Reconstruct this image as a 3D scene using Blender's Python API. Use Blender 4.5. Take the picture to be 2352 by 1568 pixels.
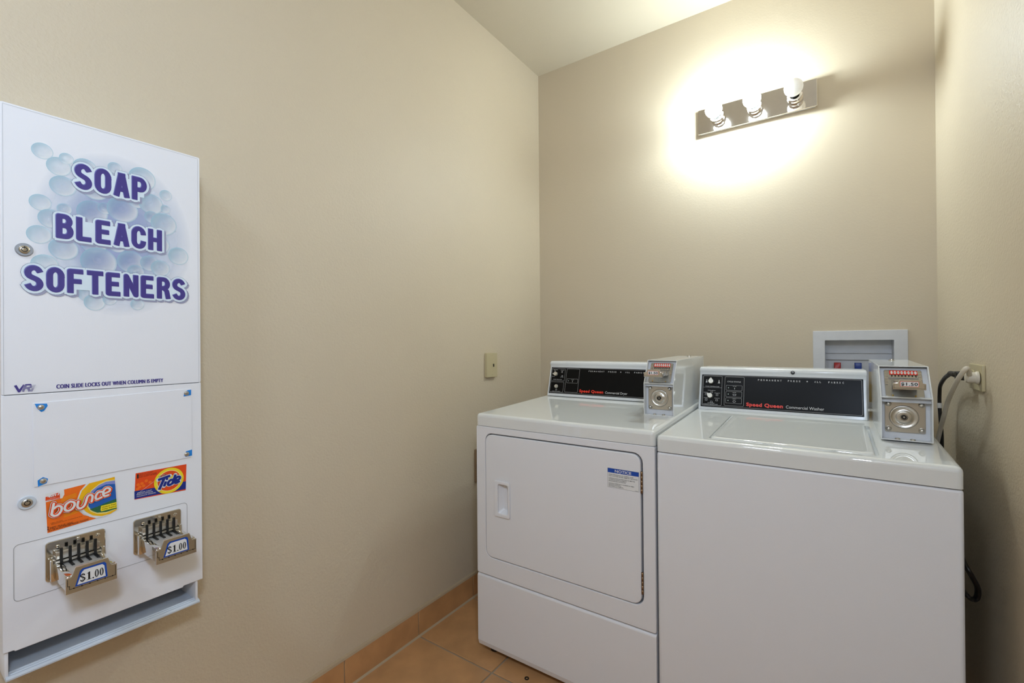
import bpy, bmesh, math
from mathutils import Vector, Matrix

# ------------------------------------------------------------------ camera
for o in list(bpy.data.objects): bpy.data.objects.remove(o, do_unlink=True)
SC = bpy.context.scene
COL = SC.collection
XL, XR, YB, YF, ZC = -1.3777, 0.324, 2.279, -1.55, 2.7154     # room shell
CAM_Z = 1.1761

def set_camera():
    yaw, pitch, roll = (math.radians(a) for a in (34.6919, 0.1688, -0.4774))
    F = Vector((-math.sin(yaw)*math.cos(pitch), math.cos(yaw)*math.cos(pitch), math.sin(pitch)))
    r = Vector((math.cos(yaw), math.sin(yaw), 0)); u = r.cross(F)
    r2 = r*math.cos(roll) + u*math.sin(roll); u2 = -r*math.sin(roll) + u*math.cos(roll)
    cd = bpy.data.cameras.new('camera'); cam = bpy.data.objects.new('camera', cd); COL.objects.link(cam)
    m = Matrix((r2, u2, -F)).transposed().to_4x4(); m.translation = (0, 0, CAM_Z)
    cam.matrix_world = m
    cd.sensor_width = 36; cd.lens = 1057.08/2352*36; cd.clip_start = 0.01
    SC.camera = cam
set_camera()

# ------------------------------------------------------------------ light
BULB_POWER = 188.0      # radiance of the two burning bulbs
FILL_LAMP_POWER = 40.0    # radiance of the added fill lamp under the ceiling, unseen behind the viewer
FLASH_STANDIN_POWER = 97.0    # radiance of the added wall lamp that stands in for a flash
SC.view_settings.view_transform = 'Standard'
SC.view_settings.look = 'None'
SC.view_settings.gamma = 1.0
SC.view_settings.use_curve_mapping = False
SC.view_settings.exposure = 0.2
W = bpy.data.worlds.new('world'); SC.world = W; W.use_nodes = True
W.node_tree.nodes['Background'].inputs[0].default_value = (0.9, 0.95, 1, 1)
W.node_tree.nodes['Background'].inputs[1].default_value = 0.1

# ------------------------------------------------------------------ materials
def s2l(c):
    return tuple((v/255/12.92 if v/255 <= .04045 else ((v/255+.055)/1.055)**2.4) for v in c)

MATS = {}
def mat(name, rgb, rough=.5, metal=0., bump=0., bscale=200., var=0., vscale=4., coat=0., emit=0., spec=.5, aniso=0, detail=3.):
    if name in MATS: return MATS[name]
    m = bpy.data.materials.new(name); m.use_nodes = True; MATS[name] = m
    nt = m.node_tree; b = nt.nodes['Principled BSDF']
    c = s2l(rgb)
    b.inputs['Base Color'].default_value = (*c, 1)
    b.inputs['Roughness'].default_value = rough
    b.inputs['Metallic'].default_value = metal
    b.inputs['Specular IOR Level'].default_value = spec
    b.inputs['Coat Weight'].default_value = coat
    b.inputs['Coat Roughness'].default_value = .04
    tc = nt.nodes.new('ShaderNodeTexCoord')
    if emit:
        b.inputs['Emission Color'].default_value = (*c, 1)
        b.inputs['Emission Strength'].default_value = emit
    if bump:
        n = nt.nodes.new('ShaderNodeTexNoise'); n.inputs['Scale'].default_value = bscale; n.inputs['Detail'].default_value = detail
        bp = nt.nodes.new('ShaderNodeBump'); bp.inputs['Strength'].default_value = 1; bp.inputs['Distance'].default_value = bump
        nt.links.new(tc.outputs['Object'], n.inputs['Vector'])
        nt.links.new(n.outputs['Fac'], bp.inputs['Height']); nt.links.new(bp.outputs['Normal'], b.inputs['Normal'])
    if var:
        n = nt.nodes.new('ShaderNodeTexNoise'); n.inputs['Scale'].default_value = vscale; n.inputs['Detail'].default_value = 6
        rp = nt.nodes.new('ShaderNodeMapRange')
        rp.inputs['From Min'].default_value = .3; rp.inputs['From Max'].default_value = .7
        rp.inputs['To Min'].default_value = 1-var; rp.inputs['To Max'].default_value = 1+var
        mx = nt.nodes.new('ShaderNodeMix'); mx.data_type = 'RGBA'; mx.blend_type = 'MULTIPLY'; mx.inputs[0].default_value = 1
        mx.inputs[6].default_value = (*c, 1)
        nt.links.new(tc.outputs['Object'], n.inputs['Vector']); nt.links.new(n.outputs['Fac'], rp.inputs['Value'])
        nt.links.new(rp.outputs['Result'], mx.inputs[7]); nt.links.new(mx.outputs[2], b.inputs['Base Color'])
    return m

M_WALL = mat('wall paint', (206, 193, 170), .5, bump=.0014, bscale=150, var=.02, vscale=1.5, detail=2.5)
M_WALLB = mat('smooth wall paint', (206, 193, 170), .5, bump=.0003, bscale=160, var=.02, vscale=1.5, detail=2.5)
M_CEIL = mat('ceiling paint', (207, 198, 178), .55, bump=.0004, bscale=110, var=.02, vscale=2)
M_TILE = mat('terracotta tile', (186, 140, 94), .42, bump=.0003, bscale=60, var=.16, vscale=9)
M_TILEB = mat('terracotta baseboard tile', (198, 150, 102), .42, bump=.0003, bscale=60, var=.14, vscale=9)
M_GROUT = mat('grey grout', (150, 138, 120), .9, bump=.0006, bscale=300)
M_CAULK = mat('grout bead', (176, 156, 128), .85, bump=.0006, bscale=200)
M_WHITE = mat('white enamel', (226, 226, 229), .38, bump=.00012, bscale=500)
M_GLOSS = mat('glossy white enamel', (223, 225, 224), .02, var=.005)
M_GLOSS.node_tree.nodes['Principled BSDF'].inputs['IOR'].default_value = 2.1
M_CAB = mat('white powder coat', (230, 231, 236), .5, spec=.35, bump=.00008, bscale=600)
M_GREYP = mat('grey painted steel', (196, 204, 214), .4, bump=.00005, bscale=500)
M_CASE = mat('painted meter case', (224, 226, 226), .08, var=.005)
M_CASEIN = mat('pale grey painted steel', (212, 214, 219), .4, var=.03, vscale=30)
M_CHROME = mat('chrome', (215, 212, 206), .09, metal=1, var=.02, vscale=40)
M_CAST = mat('grainy cast metal', (206, 204, 200), .45, metal=.75, bump=.0008, bscale=900)
M_BRUSH = mat('brushed steel', (196, 192, 184), .3, metal=1, bump=.00005, bscale=400)
M_ZINC = mat('dull zinc', (182, 184, 188), .25, metal=1, var=.05, vscale=80)
M_MIRROR = mat('polished chrome plate', (225, 220, 215), .06, metal=1, var=.02, vscale=60)
M_BLACK = mat('black panel', (15, 14, 14), .3, spec=.1, bump=.00003, bscale=900)
M_BLK = mat('black plastic', (14, 14, 14), .4, bump=.00003, bscale=400)
M_DARK = mat('dark gap', (40, 42, 46), .7, bump=.0001, bscale=300)
M_RUB = mat('black rubber', (18, 17, 17), .45, bump=.00005, bscale=500)
M_RED = mat('red print', (232, 52, 30), .4, var=.03, vscale=90)
M_WPR = mat('white print', (214, 214, 214), .5, var=.03, vscale=90)
M_GPR = mat('grey print', (150, 150, 150), .5, var=.03, vscale=90)
M_IVORY = mat('ivory plastic', (194, 182, 146), .4, bump=.00005, bscale=300)
M_CORDW = mat('off white cord', (214, 206, 190), .45, bump=.00005, bscale=300)
M_KNOB = mat('silver knob', (206, 202, 190), .3, metal=.7, var=.03, vscale=90)
M_HINGE = mat('bronze hinge', (140, 112, 84), .4, metal=.8, var=.1, vscale=90)
M_LBL = mat('label paper', (225, 225, 224), .4, var=.02, vscale=60)
M_BLUE = mat('blue print', (10, 70, 165), .4, var=.03, vscale=90)
M_NAVY = mat('navy print', (18, 42, 130), .4, var=.03, vscale=90)
M_INK = mat('black print', (18, 18, 18), .5, var=.03, vscale=90)
M_INDIGO = mat('indigo print', (66, 56, 132), .35, var=.03, vscale=60)
M_INDIGO2 = mat('light indigo print', (108, 112, 176), .35, var=.03, vscale=60)
M_PALE = mat('pale blue print', (214, 228, 238), .35, var=.02, vscale=60)
M_SLATE = mat('slate print', (120, 126, 150), .4, var=.02, vscale=60)
M_TAPE = mat('blue painter tape', (20, 130, 215), .6, bump=.0003, bscale=300)
M_ORANGE = mat('orange print', (240, 110, 28), .35, var=.03, vscale=60)
M_ORED = mat('orange red print', (228, 74, 24), .35, var=.04, vscale=60)
M_YEL = mat('yellow print', (240, 182, 20), .35, var=.03, vscale=60)
M_YEL2 = mat('bright yellow print', (238, 214, 40), .35, var=.03, vscale=60)
M_PYEL = mat('pale yellow print', (246, 228, 140), .35, var=.03, vscale=60)
M_LILAC = mat('lilac print', (130, 140, 205), .35, var=.03, vscale=60)
M_SKY = mat('sky blue print', (30, 92, 175), .35, var=.06, vscale=60)
M_GREEN = mat('meadow green print', (45, 105, 70), .35, var=.2, vscale=300)
M_VRED = mat('red plastic', (170, 22, 24), .35, bump=.00005, bscale=300)
M_VBLUE = mat('blue plastic', (16, 52, 140), .35, bump=.00005, bscale=300)
M_BRASS = mat('brass', (190, 160, 90), .3, metal=1, var=.03, vscale=60)
M_BULB = mat('lit bulb', (236, 250, 255), .3, emit=BULB_POWER)
M_BULBOFF = mat('frosted bulb glass', (248, 248, 246), .2)
M_BULBOFF.node_tree.nodes['Principled BSDF'].inputs['Subsurface Weight'].default_value = 1.
M_BULBOFF.node_tree.nodes['Principled BSDF'].inputs['Subsurface Radius'].default_value = (1, 1, 1)
M_BULBOFF.node_tree.nodes['Principled BSDF'].inputs['Subsurface Scale'].default_value = .03
M_FILL_LAMP = mat('added fill lamp diffuser', (215, 232, 255), .5, emit=FILL_LAMP_POWER)  # glow of the added fill lamp
M_FLASH_STANDIN = mat('flash stand-in diffuser', (208, 228, 255), .5, emit=FLASH_STANDIN_POWER)  # glow of the added lamp standing in for the flash

# ------------------------------------------------------------------ mesh tools
class Fr:
    """a local frame: a along u, b along v, c along u x v"""
    def __init__(s, o, u, v):
        s.o = Vector(o); s.u = Vector(u).normalized(); s.v = Vector(v).normalized(); s.n = s.u.cross(s.v)
    def p(s, a, b, c=0): return s.o + s.u*a + s.v*b + s.n*c
WF = Fr((0, 0, 0), (1, 0, 0), (0, 1, 0))

def rr(x0, x1, y0, y1, r, n=5):
    if r <= 0: return [(x0, y0), (x1, y0), (x1, y1), (x0, y1)]
    o = []
    for cx, cy, a in ((x1-r, y0+r, -90), (x1-r, y1-r, 0), (x0+r, y1-r, 90), (x0+r, y0+r, 180)):
        for k in range(n+1):
            t = math.radians(a+90*k/n); o.append((cx+r*math.cos(t), cy+r*math.sin(t)))
    return o

def ell(cx, cy, rx, ry=None, n=28, rot=0):
    ry = rx if ry is None else ry; o = []
    for k in range(n):
        t = 2*math.pi*k/n; x, y = rx*math.cos(t), ry*math.sin(t)
        o.append((cx+x*math.cos(rot)-y*math.sin(rot), cy+x*math.sin(rot)+y*math.cos(rot)))
    return o

def smooth_path(pts, sub=8):
    pts = [Vector(p) for p in pts]; o = []
    for i in range(len(pts)-1):
        p0 = pts[max(i-1, 0)]; p1 = pts[i]; p2 = pts[i+1]; p3 = pts[min(i+2, len(pts)-1)]
        for k in range(sub):
            t = k/sub
            o.append(.5*((2*p1)+(p2-p0)*t+(2*p0-5*p1+4*p2-p3)*t*t+(3*p1-p0-3*p2+p3)*t**3))
    o.append(pts[-1]); return o

class B:
    def __init__(s): s.bm = bmesh.new(); s.mi = 0; s.k = 0; s.hard = []
    def face(s, vs):
        try: f = s.bm.faces.new(vs); f.material_index = s.mi; return f
        except ValueError: return None
    def V(s, p): return s.bm.verts.new(p)
    def box(s, x0, x1, y0, y1, z0, z1): return s.prism(WF, [(x0, y0), (x1, y0), (x1, y1), (x0, y1)], z0, z1)
    def prism(s, fr, poly, c0, c1, taper=None):
        a = [s.V(fr.p(x, y, c0)) for x, y in poly]
        b = [s.V(fr.p(x, y, c1)) for x, y in (taper or poly)]
        s.face(a[::-1]); s.face(b); n = len(a)
        for i in range(n): s.face((a[i], a[(i+1) % n], b[(i+1) % n], b[i]))
        return s
    def ring(s, fr, outer, inner, c0, c1):
        L = [[s.V(fr.p(x, y, c)) for x, y in q] for q, c in ((outer, c0), (outer, c1), (inner, c1), (inner, c0))]
        n = len(outer)
        for i in range(n):
            j = (i+1) % n
            for k in range(4): s.face((L[k][i], L[k][j], L[(k+1) % 4][j], L[(k+1) % 4][i]))
        return s
    def lathe(s, fr, prof, n=24, cx=0, cy=0):
        """prof = [(radius, c)], about the frame's normal"""
        rows = []
        for r, c in prof:
            if r < 1e-6: rows.append([s.V(fr.p(cx, cy, c))])
            else: rows.append([s.V(fr.p(cx+r*math.cos(2*math.pi*k/n), cy+r*math.sin(2*math.pi*k/n), c)) for k in range(n)])
        for a, b in zip(rows, rows[1:]):
            for k in range(n):
                q = (k+1) % n
                if len(a) == 1 and len(b) == 1: continue
                if len(a) == 1: s.face((a[0], b[q], b[k]))
                elif len(b) == 1: s.face((a[k], a[q], b[0]))
                else: s.face((a[k], a[q], b[q], b[k]))
        return s
    def tube(s, pts, r, n=10, flat=1.):
        pts = [Vector(p) for p in pts]; rows = []; up = None
        for i, p in enumerate(pts):
            t = (pts[min(i+1, len(pts)-1)]-pts[max(i-1, 0)]).normalized()
            if up is None:
                up = Vector((0, 0, 1)) if abs(t.z) < .9 else Vector((0, 1, 0))
            up = (up-t*up.dot(t)).normalized(); sd = t.cross(up)
            rad = r[i] if isinstance(r, (list, tuple)) else r
            rows.append([s.V(p+up*rad*math.cos(2*math.pi*k/n)+sd*rad*flat*math.sin(2*math.pi*k/n)) for k in range(n)])
        for a, b in zip(rows, rows[1:]):
            for k in range(n): s.face((a[k], a[(k+1) % n], b[(k+1) % n], b[k]))
        s.face(rows[0][::-1]); s.face(rows[-1]); return s
    # flat print -------------------------------------------------------
    def poly(s, fr, pts, c=0.):
        s.k = (s.k+1) % 120; c += s.k*1.5e-6          # overlapping print never lies in one plane
        s.face([s.V(fr.p(x, y, c)) for x, y in pts]); return s
    def stroke(s, fr, pts, w, c=0., ext=0., joints=True):
        pts = [Vector(p) for p in pts]; h = w/2
        for i in range(len(pts)-1):
            a, b = pts[i], pts[i+1]; d = (b-a)
            if d.length < 1e-7: continue
            d.normalize(); q = Vector((-d.y, d.x))*h
            if i == 0: a = a-d*ext
            if i == len(pts)-2: b = b+d*ext
            s.poly(fr, [a-q, b-q, b+q, a+q], c)
        if joints:
            full = joints == 'round'
            for i, p in enumerate(pts):
                if full or 0 < i < len(pts)-1: s.poly(fr, ell(p.x, p.y, h, n=12), c)
        return s
    def outline(s, fr, pts, w, c=0.):
        n = len(pts)
        for i in range(n):
            a, b = Vector(pts[i]), Vector(pts[(i+1) % n]); d = (b-a)
            if d.length < 1e-7: continue
            d.normalize(); q = Vector((-d.y, d.x))*w/2; e = d*w/2
            s.poly(fr, [a-q-e, b-q+e, b+q+e, a+q-e], c)
        return s
    def text(s, fr, txt, x0, x1, y0, h, c=0., bold=0., shear=0., gap=1., y1=None):
        """fit the text between x0 and x1, baseline at y0 (to y1), capital height h"""
        vs, fs, bb = glyphs(txt, bold, shear, gap)
        sx = (x1-x0)/(bb[1]-bb[0]); sy = h/CAPH; dy = 0 if y1 is None else (y1-y0)/(x1-x0)
        vv = [s.V(fr.p(x0+(x-bb[0])*sx, y0+y*sy+(x-bb[0])*sx*dy, c)) for x, y in vs]
        for f in fs: s.face([vv[i] for i in f])
        return s
    def skew(s, z0, y0, k):
        for v in s.bm.verts:
            if v.co.z > z0: v.co.z += k*(v.co.y-y0)
        return s
    # finish -------------------------------------------------------------
    def done(s, name, mats, parent=None, bevel=0., seg=2, smooth=25, flat=False, label=None, kind=None):
        bm = s.bm
        if not flat:
            bmesh.ops.remove_doubles(bm, verts=bm.verts, dist=1e-6)
            bmesh.ops.recalc_face_normals(bm, faces=bm.faces)
            if bevel:
                ed = [e for e in bm.edges if len(e.link_faces) == 2 and e.calc_face_angle(0) > math.radians(30)]
                bmesh.ops.bevel(bm, geom=ed, offset=bevel, segments=seg, profile=.5, affect='EDGES', clamp_overlap=True)
            lim = math.radians(smooth)
            for f in bm.faces: f.smooth = smooth >= 80 or not (len(f.verts) > 4 or f.calc_area() > 1e-2)
            for e in bm.edges:
                if len(e.link_faces) != 2 or e.calc_face_angle(0) > lim: e.smooth = False
            for lp in s.hard:          # loops that bound a flat face stay crisp
                for i in range(len(lp)):
                    e = bm.edges.get((lp[i], lp[(i+1) % len(lp)]))
                    if e: e.smooth = False
        org = ORG.get(parent.name, Vector()) if parent else Vector()
        bmesh.ops.translate(bm, verts=bm.verts, vec=-org)
        me = bpy.data.meshes.new(name); bm.to_mesh(me); bm.free()
        for m in (mats if isinstance(mats, (list, tuple)) else [mats]): me.materials.append(m)
        o = bpy.data.objects.new(name, me); COL.objects.link(o)
        if parent: o.parent = parent; ORG[o.name] = org
        if label: o['label'] = label
        if kind: o['kind'] = kind
        return o
ORG = {}

def thing(name, label, cat, loc, group=None):
    o = bpy.data.objects.new(name, None); COL.objects.link(o); o.location = loc; o.empty_display_size = .05
    o['label'] = label; o['category'] = cat
    if group: o['group'] = group
    ORG[o.name] = Vector(loc); return o

def tag(o, label, cat, group=None):
    o['label'] = label; o['category'] = cat
    if group: o['group'] = group
    return o

GL = {}
def glyphs(txt, bold=0., shear=0., gap=1.):
    key = (txt, bold, shear, gap)
    if key in GL: return GL[key]
    cu = bpy.data.curves.new('t', 'FONT'); cu.body = txt; cu.size = 1; cu.fill_mode = 'BOTH'; cu.resolution_u = 3
    cu.offset = bold; cu.shear = shear; cu.space_character = gap
    ob = bpy.data.objects.new('t', cu); COL.objects.link(ob)
    dg = bpy.context.evaluated_depsgraph_get(); dg.update()
    me = ob.evaluated_get(dg).to_mesh()
    vs = [(v.co.x, v.co.y) for v in me.vertices]; fs = [tuple(p.vertices) for p in me.polygons]
    ob.evaluated_get(dg).to_mesh_clear()
    bpy.data.objects.remove(ob); bpy.data.curves.remove(cu)
    xs = [v[0] for v in vs]; ys = [v[1] for v in vs]
    GL[key] = (vs, fs, (min(xs), max(xs), min(ys), max(ys)))
    return GL[key]
CAPH = 1.; CAPH = glyphs('H')[2][3]

# ------------------------------------------------------------------ the room
T = .1
def structure(b, name, m):
    o = b.done(name, m); o['kind'] = 'structure'; return o
floor = structure(B().box(XL-T, XR+T, YF-T, YB+T, -.1, -.004), 'floor', M_GROUT)
structure(B().box(XL-T, XR+T, YF-T, YB+T, ZC, ZC+T), 'ceiling', M_CEIL)
structure(B().box(XL-T, XL, YF-T, YB+T, -.004, ZC), 'wall_left', M_WALL)
structure(B().box(XR, XR+T, YF-T, YB+T, -.004, ZC), 'wall_right', M_WALL)
structure(B().box(XL, XR, YF-T, YF, -.004, ZC), 'wall_front', M_WALL)
BOX = (-.022, .202, .90, 1.178)      # hole for the washer box
fb = Fr((0, YB+T, 0), (1, 0, 0), (0, 0, 1))
structure(B().ring(fb, [(XL, -.004), (XR, -.004), (XR, ZC), (XL, ZC)],
    [(BOX[0], BOX[2]), (BOX[1], BOX[2]), (BOX[1], BOX[3]), (BOX[0], BOX[3])], 0, T), 'wall_back', M_WALLB)

# floor tiles, each one its own piece
PITCH, G = .335, .0035
meshes = {}
def tile(x0, x1, y0, y1):
    w, d = round(x1-x0-2*G, 4), round(y1-y0-2*G, 4)
    if w < .01 or d < .01: return
    if (w, d) not in meshes:
        t = B(); t.prism(WF, [(-w/2, -d/2), (w/2, -d/2), (w/2, d/2), (-w/2, d/2)], -.004, 0.)
        bm = t.bm
        bmesh.ops.bevel(bm, geom=[e for e in bm.edges if all(v.co.z > -.001 for v in e.verts)], offset=.0015, segments=1, affect='EDGES')
        bmesh.ops.recalc_face_normals(bm, faces=bm.faces)
        me = bpy.data.meshes.new('tile'); bm.to_mesh(me); bm.free(); me.materials.append(M_TILE); meshes[(w, d)] = me
    o = bpy.data.objects.new('tile', meshes[(w, d)]); COL.objects.link(o)
    o.location = ((x0+x1)/2, (y0+y1)/2, 0); o.parent = floor
xs = [XL+.008] + [-1.005+PITCH*k for k in range(4)] + [XR]
ys = [1.308+PITCH*k for k in range(-8, 3)]
ys = [YF] + [y for y in ys if y > YF+.02] + [YB]
for i in range(len(xs)-1):
    for j in range(len(ys)-1): tile(xs[i], xs[i+1], ys[j], ys[j+1])

# baseboard tiles along the left wall
bl = B(); bl.box(XL, XL+.004, YF, YB, 0, .104); base = structure(bl, 'baseboard_left', M_CAULK)
joints = [.962+.343*k for k in range(-7, 4)] + [YB+.01]
me0 = None
for a, c in zip(joints, joints[1:]):
    y0, y1 = max(a, YF)+.0025, min(c, YB)-.0025
    if y1-y0 < .02: continue
    b = B(); b.box(XL, XL+.008, y0, y1, .003, .1015)
    o = b.done('tile', M_TILEB, base, bevel=.0015, seg=1)
bc = B()
bc.prism(Fr((0, YF, 0), (1, 0, 0), (0, 0, 1)), [(XL, .1), (XL+.0085, .1), (XL+.006, .107), (XL, .113)], 0, -(YB-YF))
bc.done('grout_bead', M_CAULK, base)
bc = B()
bc.prism(Fr((0, YF, 0), (1, 0, 0), (0, 0, 1)), [(XL, -.002), (XL+.015, -.002), (XL+.0135, .0012), (XL+.0085, .006), (XL, .006)], 0, -(YB-YF))
bc.done('grout_bead', M_CAULK, base)

# ------------------------------------------------------------------ added lamps behind the camera: flash stand-in and fill
def flash_standin():  # added lamp in place of flash light from near the camera
    y, z = -.17, 1.86
    t = thing('flash_standin_lamp', 'added white wall lamp behind the viewer, standing in for the camera flash', 'lamp', (XR, y, z))
    f = Fr((XR, y, z), (0, -1, 0), (0, 0, 1))          # normal -X
    B().lathe(f, [(0, 0), (.13, 0), (.13, .018), (.115, .025), (0, .025)], 40).done('base', M_CAB, t)
    r = .11
    B().lathe(f, [(r*math.cos(math.radians(a)), .025+.095*math.sin(math.radians(a))) for a in range(0, 90, 10)] + [(0, .12)], 40).done('diffuser', M_FLASH_STANDIN, t, smooth=80)
flash_standin()
def added_fill_lamp():  # invented fill lamp that lifts the brightness of the lower room
    x, y = -.55, -.95
    t = thing('added_fill_lamp', 'added round ceiling lamp, unseen behind the viewer, brightening the lower room', 'lamp', (x, y, ZC))
    f = Fr((x, y, ZC), (1, 0, 0), (0, -1, 0))
    B().lathe(f, [(0, 0), (.22, 0), (.22, .03), (.205, .04), (.195, .028), (0, .028)], 40).done('base', M_CAB, t)
    B().lathe(f, [(.194, .028), (.185, .055), (.15, .078), (.08, .09), (0, .092)], 40).done('diffuser', M_FILL_LAMP, t, smooth=80)
added_fill_lamp()

# ------------------------------------------------------------------ vanity light on the back wall
def vanity():
    x0, x1, z0, z1 = -.497, -.036, 2.132, 2.244; y = YB-.03
    t = thing('vanity_light', 'three-bulb chrome bar light mounted high on the back wall', 'wall light', ((x0+x1)/2, YB, (z0+z1)/2))
    f = Fr((0, y, 0), (1, 0, 0), (0, 0, 1))    # normal is -Y, out of the wall
    B().prism(f, rr(x0+.006, x1-.006, z0+.006, z1-.006, .002), -.03, -.004).done('back_box', M_CAB, t)
    B().prism(f, rr(x0, x1, z0, z1, .002, 2), -.006, 0).done('backplate', M_MIRROR, t, bevel=.0015)
    for k, x in enumerate((-.411, -.262, -.113)):
        z = 2.186; g = Fr((x, y, z), (1, 0, 0), (0, 0, 1))
        B().lathe(g, [(0, 0), (.029, 0), (.029, .016), (.027, .018), (.027, .034), (.0285, .036), (.0285, .04), (.022, .04), (.022, .02), (0, .02)], 32).done('socket', M_MIRROR, t, smooth=50)
        B().lathe(g, [(.0165, .021), (.0165, .054)], 24).done('neck', M_BLK, t, smooth=50)
        c = .096; r = .034
        prof = [(.016, .052)] + [(r*math.sin(a), c-r*math.cos(a)) for a in [math.radians(30+150*i/16) for i in range(17)]]
        prof[-1] = (0, c+r)
        o = B().lathe(g, prof, 32).done('bulb', M_BULBOFF if k == 2 else M_BULB, t, smooth=60)
        o['label'] = 'unlit white globe bulb' if k == 2 else 'glowing white globe bulb'
vanity()

# ------------------------------------------------------------------ soap dispenser on the left wall
XM = -1.2677
MF = Fr((XM, 0, 0), (0, 1, 0), (0, 0, 1))          # a = Y, b = Z, c = out of the wall
BUBBLES = [(218.7, 1559.8, 15.7), (242.0, 1536.4, 18.5), (253.3, 1556.0, 11.1), (247.7, 1499.0, 20.1), (281.7, 1545.8, 19.1), (329.8, 1560.6, 12.2), (377.9, 1551.0, 25.1), (297.5, 1508.1, 24.3), (215.3, 1458.1, 16.0), (249.7, 1452.9, 11.3), (229.7, 1429.6, 18.5), (292.7, 1455.4, 25.2), (313.0, 1469.3, 12.3), (342.9, 1473.1, 27.4), (367.2, 1498.1, 15.0), (393.7, 1498.1, 23.0), (422.2, 1525.2, 12.2), (421.2, 1493.1, 9.3), (394.9, 1468.8, 13.6), (418.2, 1457.2, 25.3), (213.4, 1395.1, 17.9), (248.3, 1372.6, 22.3), (221.2, 1337.0, 20.2), (294.7, 1392.3, 21.9), (332.7, 1395.7, 17.2), (302.7, 1354.0, 29.9), (356.3, 1361.5, 24.2), (390.3, 1363.0, 17.5), (410.7, 1354.2, 18.1), (446.6, 1387.8, 20.5), (365.1, 1340.3, 15.5), (282.9, 1283.9, 14.2), (295.3, 1268.2, 17.3), (320.0, 1276.1, 12.0), (367.4, 1268.3, 12.4), (408.2, 1408.6, 20.8), (396.7, 1288.2, 12.2)]
BOUNCE = {
 'orange':[(220.4, 882.5), (247.2, 889.3), (280.0, 892.0), (273.8, 881.3), (267.6, 864.8), (268.2, 841.0), (276.3, 829.4), (296.5, 816.1), (223.0, 810.3)],
 'white':[(280.0, 892.0), (326.3, 895.8), (329.7, 824.2), (311.6, 816.5), (296.5, 816.1), (285.3, 822.9), (275.0, 833.5), (268.2, 848.3), (266.6, 865.1), (271.1, 880.2)],
 'yellow':[(284.9, 892.1), (326.3, 895.8), (329.7, 824.2), (318.9, 819.0), (304.4, 818.3), (290.2, 824.2), (279.8, 834.7), (271.6, 849.1), (269.0, 866.2), (273.8, 880.4)],
 'pale':[(326.4, 889.6), (311.9, 890.9), (299.6, 886.5), (287.6, 876.7), (282.7, 864.2), (280.5, 846.4), (286.7, 833.5), (297.2, 825.2), (311.6, 822.2), (329.7, 826.1)],
 'lilac':[(326.5, 888.2), (311.9, 889.0), (299.6, 884.6), (288.3, 875.5), (284.0, 863.8), (283.3, 845.6), (287.4, 837.0), (297.2, 828.0), (311.6, 825.0), (329.6, 827.1)],
 'blue':[(326.8, 880.4), (311.9, 883.3), (297.5, 878.7), (286.8, 866.7), (283.3, 845.6), (287.4, 837.0), (297.2, 828.0), (311.6, 825.0), (329.6, 827.1)],
 'green':[(328.6, 848.5), (311.7, 844.8), (297.3, 840.5), (285.3, 838.6), (290.2, 833.4), (297.2, 828.0), (311.6, 825.0), (329.6, 827.1)],
 'tag':[(303.4, 840.2), (328.9, 841.2), (329.5, 829.1), (303.7, 828.8), (302.3, 832.5)],
 'corner':[(220.4, 882.5), (220.1, 888.2), (247.0, 889.1), (247.4, 879.4), (244.5, 873.1), (220.4, 871.6)],
 'corner2':[(220.4, 881.6), (240.3, 885.8), (241.3, 873.1), (220.4, 873.8)]}
BOUNCE_L = [[(231.5, 866.2), (228.3, 845.7)], [(228.3, 845.7), (232.2, 841.8), (237.9, 842.7), (242.1, 848.9), (242.8, 854.9), (240.6, 858.7), (236.1, 859.6), (231.9, 856.4)],
 [(255.6, 863.7), (260.9, 860.4), (261.9, 854.7), (258.8, 848.4), (253.5, 845.9), (248.9, 847.7), (247.3, 852.7), (249.7, 860.0), (255.6, 863.7)],
 [(267.6, 860.2), (266.2, 851.6), (267.9, 846.6), (271.6, 845.4), (276.4, 848.6), (279.2, 856.0), (281.3, 864.6), (284.4, 868.3), (287.9, 867.8), (289.6, 863.2), (288.1, 854.4)],
 [(304.6, 869.8), (299.2, 870.3), (295.6, 865.7), (294.5, 859.9), (297.0, 856.4), (303.8, 858.7)],
 [(307.4, 864.8), (316.2, 867.6), (317.7, 871.9), (315.1, 874.9), (311.1, 875.1), (307.5, 870.9), (306.7, 864.0), (309.2, 859.6), (315.1, 860.3)]]
TIDE = {'base':[(362.7, 894.2), (460.5, 893.2), (458.7, 831.7), (360.3, 836.8)],
 'band':[(360.3, 855.3), (396.4, 853.9), (416.3, 852.9), (453.4, 852.7), (459.3, 853.0), (458.8, 834.6), (434.8, 835.2), (407.4, 836.7), (360.4, 837.9)]}
TIDE_L = [[(403.7, 869.8), (426.5, 874.0)], [(414.9, 870.2), (405.4, 847.4)], [(418.4, 862.6), (414.8, 852.6)], [(420.3, 867.4), (420.9, 868.4)],
 [(437.4, 873.9), (430.6, 853.5)], [(432.5, 863.3), (427.7, 863.8), (423.7, 860.2), (422.5, 855.5), (425.2, 852.7), (430.6, 854.9)],
 [(437.4, 859.2), (444.8, 861.7), (446.3, 865.3), (444.2, 867.6), (440.5, 867.4), (436.8, 862.6), (435.2, 857.3), (438.6, 854.3), (445.4, 856.5)]]
mm = lambda L: [(a/1000, b/1000) for a, b in L]

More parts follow.
